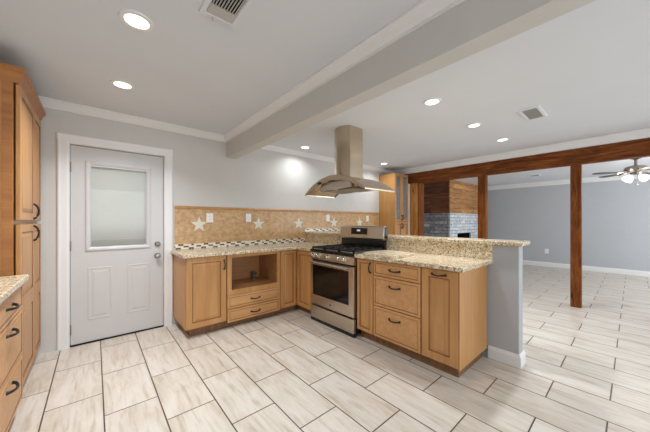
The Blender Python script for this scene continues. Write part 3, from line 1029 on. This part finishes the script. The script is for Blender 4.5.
for u0, u1, s in ((GX0 + 0.004, gm - 0.002, -1), (gm + 0.002, GX1 - 0.004, 1)):
    bm = new(); frame_rect(bm, u0, u1, 1.26, 2.282, [(0, 0), (0, 0.018), (0.003, 0.021), (0.045, 0.021), (0.05, 0.016), (0.05, 0)], face('y', GY - 0.0005))
    dd = obj('glass_door', bm, 'maple', t)
    obj('pane', bx(u0 + 0.045, u1 - 0.045, GY - 0.010, GY - 0.006, 1.305, 2.237), 'cabinet_glass', dd)
    obj('handle', pull(gm + s * 0.025, 1.345, 'y', GY - 0.0215, True, 0.10), 'black_iron', dd, smooth=True)
    dd = obj('door', leaf(u0, u1, 0.11, 1.245, 'y', GY - 0.0005, 0.021), 'maple', t)
    obj('handle', pull(gm + s * 0.025, 1.165, 'y', GY - 0.0215, True, 0.10), 'black_iron', dd, smooth=True)

# ------------------------------------------------------------------ cedar beam, posts, pine clad wall end
tag(obj('cedar_beam', bx(5.344, 5.46, -6.5, -0.002, 2.105, 2.334), 'cedar_beam', bev=0.004), 'long rough brown cedar beam spanning below the ceiling on the posts', 'beam')
def post(y0, y1, label):
    o = obj('cedar_post', bx(5.348, 5.455, y0, y1, 0, 2.1045), 'cedar_post', bev=0.004)
    tag(o, label, 'post', 'cedar posts under the beam')


post(-1.955, -1.82, 'cedar post rising behind the peninsula bar')
post(-3.205, -3.087, 'cedar post standing on open floor, base in full view')
t = thing('wall_end_cladding', 'pale pine boards cladding the wall end beside the display cabinet', 'wood cladding', (5.45, -0.31, 0))
obj('front_board', bx(5.344, 5.364, -0.62, -0.002, 0, 2.1045), 'pine', t)
obj('jamb_board', bx(5.344, 5.57, -0.64, -0.6205, 0, 2.1045), 'cedar_post', t)
obj('core', bx(5.3645, 5.57, -0.62, -0.002, 0, 2.1045), 'cedar_post', t)

trim(bx(5.288, 5.343, -0.425, -0.003, 0, 2.1045))

# ------------------------------------------------------------------ fireplace
t = thing('fireplace', 'corner chimney breast with wood planks above grey ledger stone', 'fireplace', (8.0, 0.0, 0))
FX0, FX1, FY0 = 7.08, 9.0, -0.54
obj('plank_side_shaded', bx(FX0, FX0 + 0.02, FY0 + 0.0205, 0.599, 1.485, 2.379), 'plank_side_shaded', t)
obj('plank_front_lit', bx(FX0, FX1, FY0, FY0 + 0.02, 1.485, 2.379), 'plank_front_lit', t)
obj('stone_side', bx(FX0 - 0.02, FX0 + 0.02, FY0 + 0.0205, 0.599, 0, 1.485), 'ledger_stone_shaded', t)
bm = new()
box(bm, FX0 - 0.02, 7.5, FY0 - 0.02, FY0 + 0.02, 0, 1.485); box(bm, 8.42, FX1, FY0 - 0.02, FY0 + 0.02, 0, 1.485)
box(bm, 7.5, 8.42, FY0 - 0.02, FY0 + 0.02, 0.93, 1.485); box(bm, 7.5, 8.42, FY0 - 0.02, FY0 + 0.02, 0, 0.35)
obj('stone_front', bm, 'ledger_stone_lit', t)
bm = new()
box(bm, 7.48, 7.5, FY0 + 0.0205, 0.0, 0.33, 0.95); box(bm, 8.42, 8.44, FY0 + 0.0205, 0.0, 0.33, 0.95)
box(bm, 7.48, 8.44, 0.0, 0.02, 0.33, 0.95); box(bm, 7.5, 8.42, FY0 + 0.0205, 0.0, 0.93, 0.95); box(bm, 7.5, 8.42, FY0 + 0.0205, 0.0, 0.33, 0.35)
obj('firebox', bm, 'dark_void', t)
obj('plank_return', bx(FX1 - 0.02, FX1, FY0 + 0.0205, 0.599, 0, 2.379), 'plank_side_shaded', t)

# ------------------------------------------------------------------ ceiling lights
def downlight(loc, label, group):
    t = thing('recessed_light', label, 'ceiling light', loc, group)
    x, y, z = loc
    bm = new()
    seg = 32
    rings = [[bm.verts.new((x + r * math.cos(2 * PI * k / seg), y + r * math.sin(2 * PI * k / seg), z - dz)) for k in range(seg)] for r, dz in ((0.086, 0.0), (0.083, 0.006), (0.062, 0.008), (0.058, 0.0))]
    for A, B in zip(rings, rings[1:]):
        for k in range(seg): bm.faces.new((A[k], A[(k + 1) % seg], B[(k + 1) % seg], B[k]))
    obj('trim_ring', bm, 'white_trim', t, smooth=True)
    bm = new(); lathe(bm, (x, y, z - 0.004), [(0, 0), (0.058, 0), (0.058, 0.003), (0, 0.003)])
    obj('lens', bm, 'lamp_lens', t)
    l = bpy.data.lights.new('lamp', 'AREA'); l.shape = 'DISK'; l.size = 0.13; l.energy = DOWNLIGHT_W; l.color = (0.94, 0.975, 1.0); l.spread = math.radians(125)
    lo = bpy.data.objects.new('lamp', l); C.objects.link(lo); lo.parent = t; lo.location = (0, 0, -0.012)
    return t


KG, DG = 'recessed lights in the kitchen ceiling', 'recessed lights in the dining ceiling'
dl = downlight((0.186, -1.80, ZC), 'round recessed light in the kitchen ceiling beside the vent, nearer of the two', KG)
KLAMP = [c for c in dl.children if c.type == 'LIGHT'][0].data
DLAMP = KLAMP
KLAMP = KLAMP.copy(); KLAMP.energy = DOWNLIGHT_W * 1.2
[c for c in dl.children if c.type == 'LIGHT'][0].data = KLAMP
for p, lab, g in (((0.18, -0.835), 'round recessed light in the kitchen ceiling in front of the white door', KG),
                  ((2.50, -2.41), 'leftmost recessed light of the dining row, closest to the grey beam', DG),
                  ((3.50, -2.43), 'middle recessed light of the three in the dining row', DG),
                  ((4.43, -2.47), 'recessed light of the dining row closest to the cedar beam', DG),
                  ((2.52, -0.30), 'recessed light close to the back wall, left of the hood chimney', DG),
                  ((4.44, -0.39), 'recessed light above the display cabinet, right of the hood chimney', DG)):
    r_ = dup(dl, (p[0], p[1], ZC), lab, g)
    if p[0] < 1:
        for ch in r_.children:
            if ch.type == 'LIGHT': ch.data = KLAMP
    else:
        for ch in r_.children:
            if ch.type == 'LIGHT': ch.data = DLAMP
    if p[1] > -0.5:                              # the cans along the back wall are dimmed
        for ch in r_.children:
            if ch.type == 'LIGHT': ch.data = ch.data.copy(); ch.data.energy = DOWNLIGHT_W * 0.38; ch.data.spread = math.radians(145)


# ceiling vents
def vent(x0, x1, y0, y1, z, label, along, plate_frac, louv='vent_grey'):
    t = thing('ceiling_vent', label, 'vent', ((x0 + x1) / 2, (y0 + y1) / 2, z))
    bm = new(); frame_rect(bm, x0, x1, y0, y1, [(0, 0), (0.004, 0.010), (0.028, 0.012), (0.034, 0.004), (0.034, 0)], lambda u, v, d: (u, v, z - d))
    obj('frame', bm, 'ceiling_paint', t)
    i0, i1, j0, j1 = x0 + 0.034, x1 - 0.034, y0 + 0.034, y1 - 0.034
    obj('duct_dark', bx(i0, i1, j0, j1, z - 0.0015, z - 0.0005), 'dark_void', t)  # flat near-black sheet, painted as the shade behind the slats
    if plate_frac:
        obj('blank_plate', bx(i0, i1, j1 - plate_frac, j1, z - 0.009, z - 0.002), 'vent_grey', t)
        cyl_b = new(); cyl(cyl_b, ((x0 + x1) / 2 - 0.03, y1 - 0.014, z - 0.013), ((x0 + x1) / 2 - 0.03, y1 - 0.014, z - 0.03), 0.004, seg=8)
        obj('lever', cyl_b, 'vent_grey', t)
        j1 -= plate_frac
    n = 9
    for k in range(n):
        bm = new()
        if along == 'y':
            c = i0 + (i1 - i0) * (k + 0.5) / n
            prism(bm, [(c - 0.006, z - 0.010), (c - 0.004, z - 0.011), (c + 0.005, z - 0.003), (c + 0.003, z - 0.002)], lambda u, v, a: (u, a, v), j0, j1)
        else:
            c = j0 + (j1 - j0) * (k + 0.5) / n
            prism(bm, [(c - 0.008, z - 0.010), (c - 0.006, z - 0.011), (c + 0.008, z - 0.003), (c + 0.006, z - 0.002)], lambda u, v, a: (a, u, v), i0, i1)
        obj('slat', bm, louv, t)


vent(0.435, 0.64, -2.52, -2.115, ZC, 'white supply vent with dark open slats at the top of the kitchen ceiling', 'y', 0.075)
vent(3.385, 3.80, -3.08, -2.885, ZC, 'white square return vent in the dining ceiling', 'x', 0)
vent(7.96, 8.20, -2.25, -2.02, 2.38, 'small ceiling vent in the living room seen under the cedar beam', 'x', 0)

# ------------------------------------------------------------------ ceiling fan in the living room
FC = Vector((7.05, -3.73, 2.38))
t = thing('ceiling_fan', 'bronze ceiling fan with lit white globes in the living room', 'ceiling fan', FC)
bm = new(); lathe(bm, FC, [(0, 0), (0.075, 0), (0.07, -0.03), (0.03, -0.05), (0.02, -0.055), (0.02, -0.16), (0, -0.16)])
obj('canopy', bm, 'nickel', t, smooth=True)
FC = FC + Vector((0, 0, -0.055))
bm = new(); lathe(bm, FC + Vector((0, 0, -0.10)), [(0, 0.005), (0.08, 0.0), (0.13, -0.02), (0.145, -0.06), (0.12, -0.10), (0.07, -0.12), (0.065, -0.15), (0, -0.15)])
obj('motor_housing', bm, 'nickel', t, smooth=True)
for k in range(5):
    a = math.radians(122 + 72 * k)
    dr = Vector((math.cos(a), math.sin(a), 0)); sd = Vector((-math.sin(a), math.cos(a), 0.07))
    bm = new()
    outl = []
    N = 10
    prof = [(0.22, 0.045), (0.30, 0.055), (0.42, 0.066), (0.53, 0.066), (0.575, 0.05), (0.59, 0.02)]
    L = [FC + Vector((0, 0, -0.205)) + dr * r + sd * wd for r, wd in prof]
    R = [FC + Vector((0, 0, -0.205)) + dr * r - sd * wd for r, wd in prof][::-1]
    A = [bm.verts.new(p) for p in L + R]; B = [bm.verts.new(p + Vector((0, 0, -0.008))) for p in L + R]
    n = len(A)
    for i in range(n): bm.faces.new((A[i], A[(i + 1) % n], B[(i + 1) % n], B[i]))
    bm.faces.new(A[::-1]); bm.faces.new(B)
    bl = obj('blade', bm, 'fan_blade', t)
    bm = new(); tube(bm, [FC + Vector((0, 0, -0.19)) + dr * 0.11, FC + Vector((0, 0, -0.20)) + dr * 0.17, FC + Vector((0, 0, -0.217)) + dr * 0.26], [0.012, 0.016, 0.02])
    obj('blade_arm', bm, 'nickel', bl, smooth=True)
for k in range(4):
    a = math.radians(40 + 90 * k)
    dr = Vector((math.cos(a), math.sin(a), 0))
    p = FC + Vector((0, 0, -0.275)) + dr * 0.075
    ax = (dr * 0.75 + Vector((0, 0, -0.66))).normalized()
    bm = new(); lathe(bm, p, [(0, 0), (0.022, 0), (0.03, 0.015), (0.046, 0.045), (0.053, 0.078), (0.058, 0.095), (0, 0.09)], axis=ax)
    gb = obj('light_globe', bm, 'globe_glow', t, smooth=True)
    l = bpy.data.lights.new('bulb', 'POINT'); l.energy = 5; l.color = (1, 0.93, 0.85); l.shadow_soft_size = 0.05
    lo = bpy.data.objects.new('bulb', l); C.objects.link(lo); lo.parent = t; lo.location = p + ax * 0.16 - ORG[t.name]
for s in (-0.03, 0.03):
    bm = new(); tube(bm, [FC + Vector((s, -0.02, -0.24)), FC + Vector((s, -0.02, -0.42))], 0.003, 6); lathe(bm, FC + Vector((s, -0.02, -0.44)), [(0, 0), (0.007, 0.004), (0.007, 0.018), (0, 0.022)], 10)
    obj('pull_chain', bm, 'nickel', t)
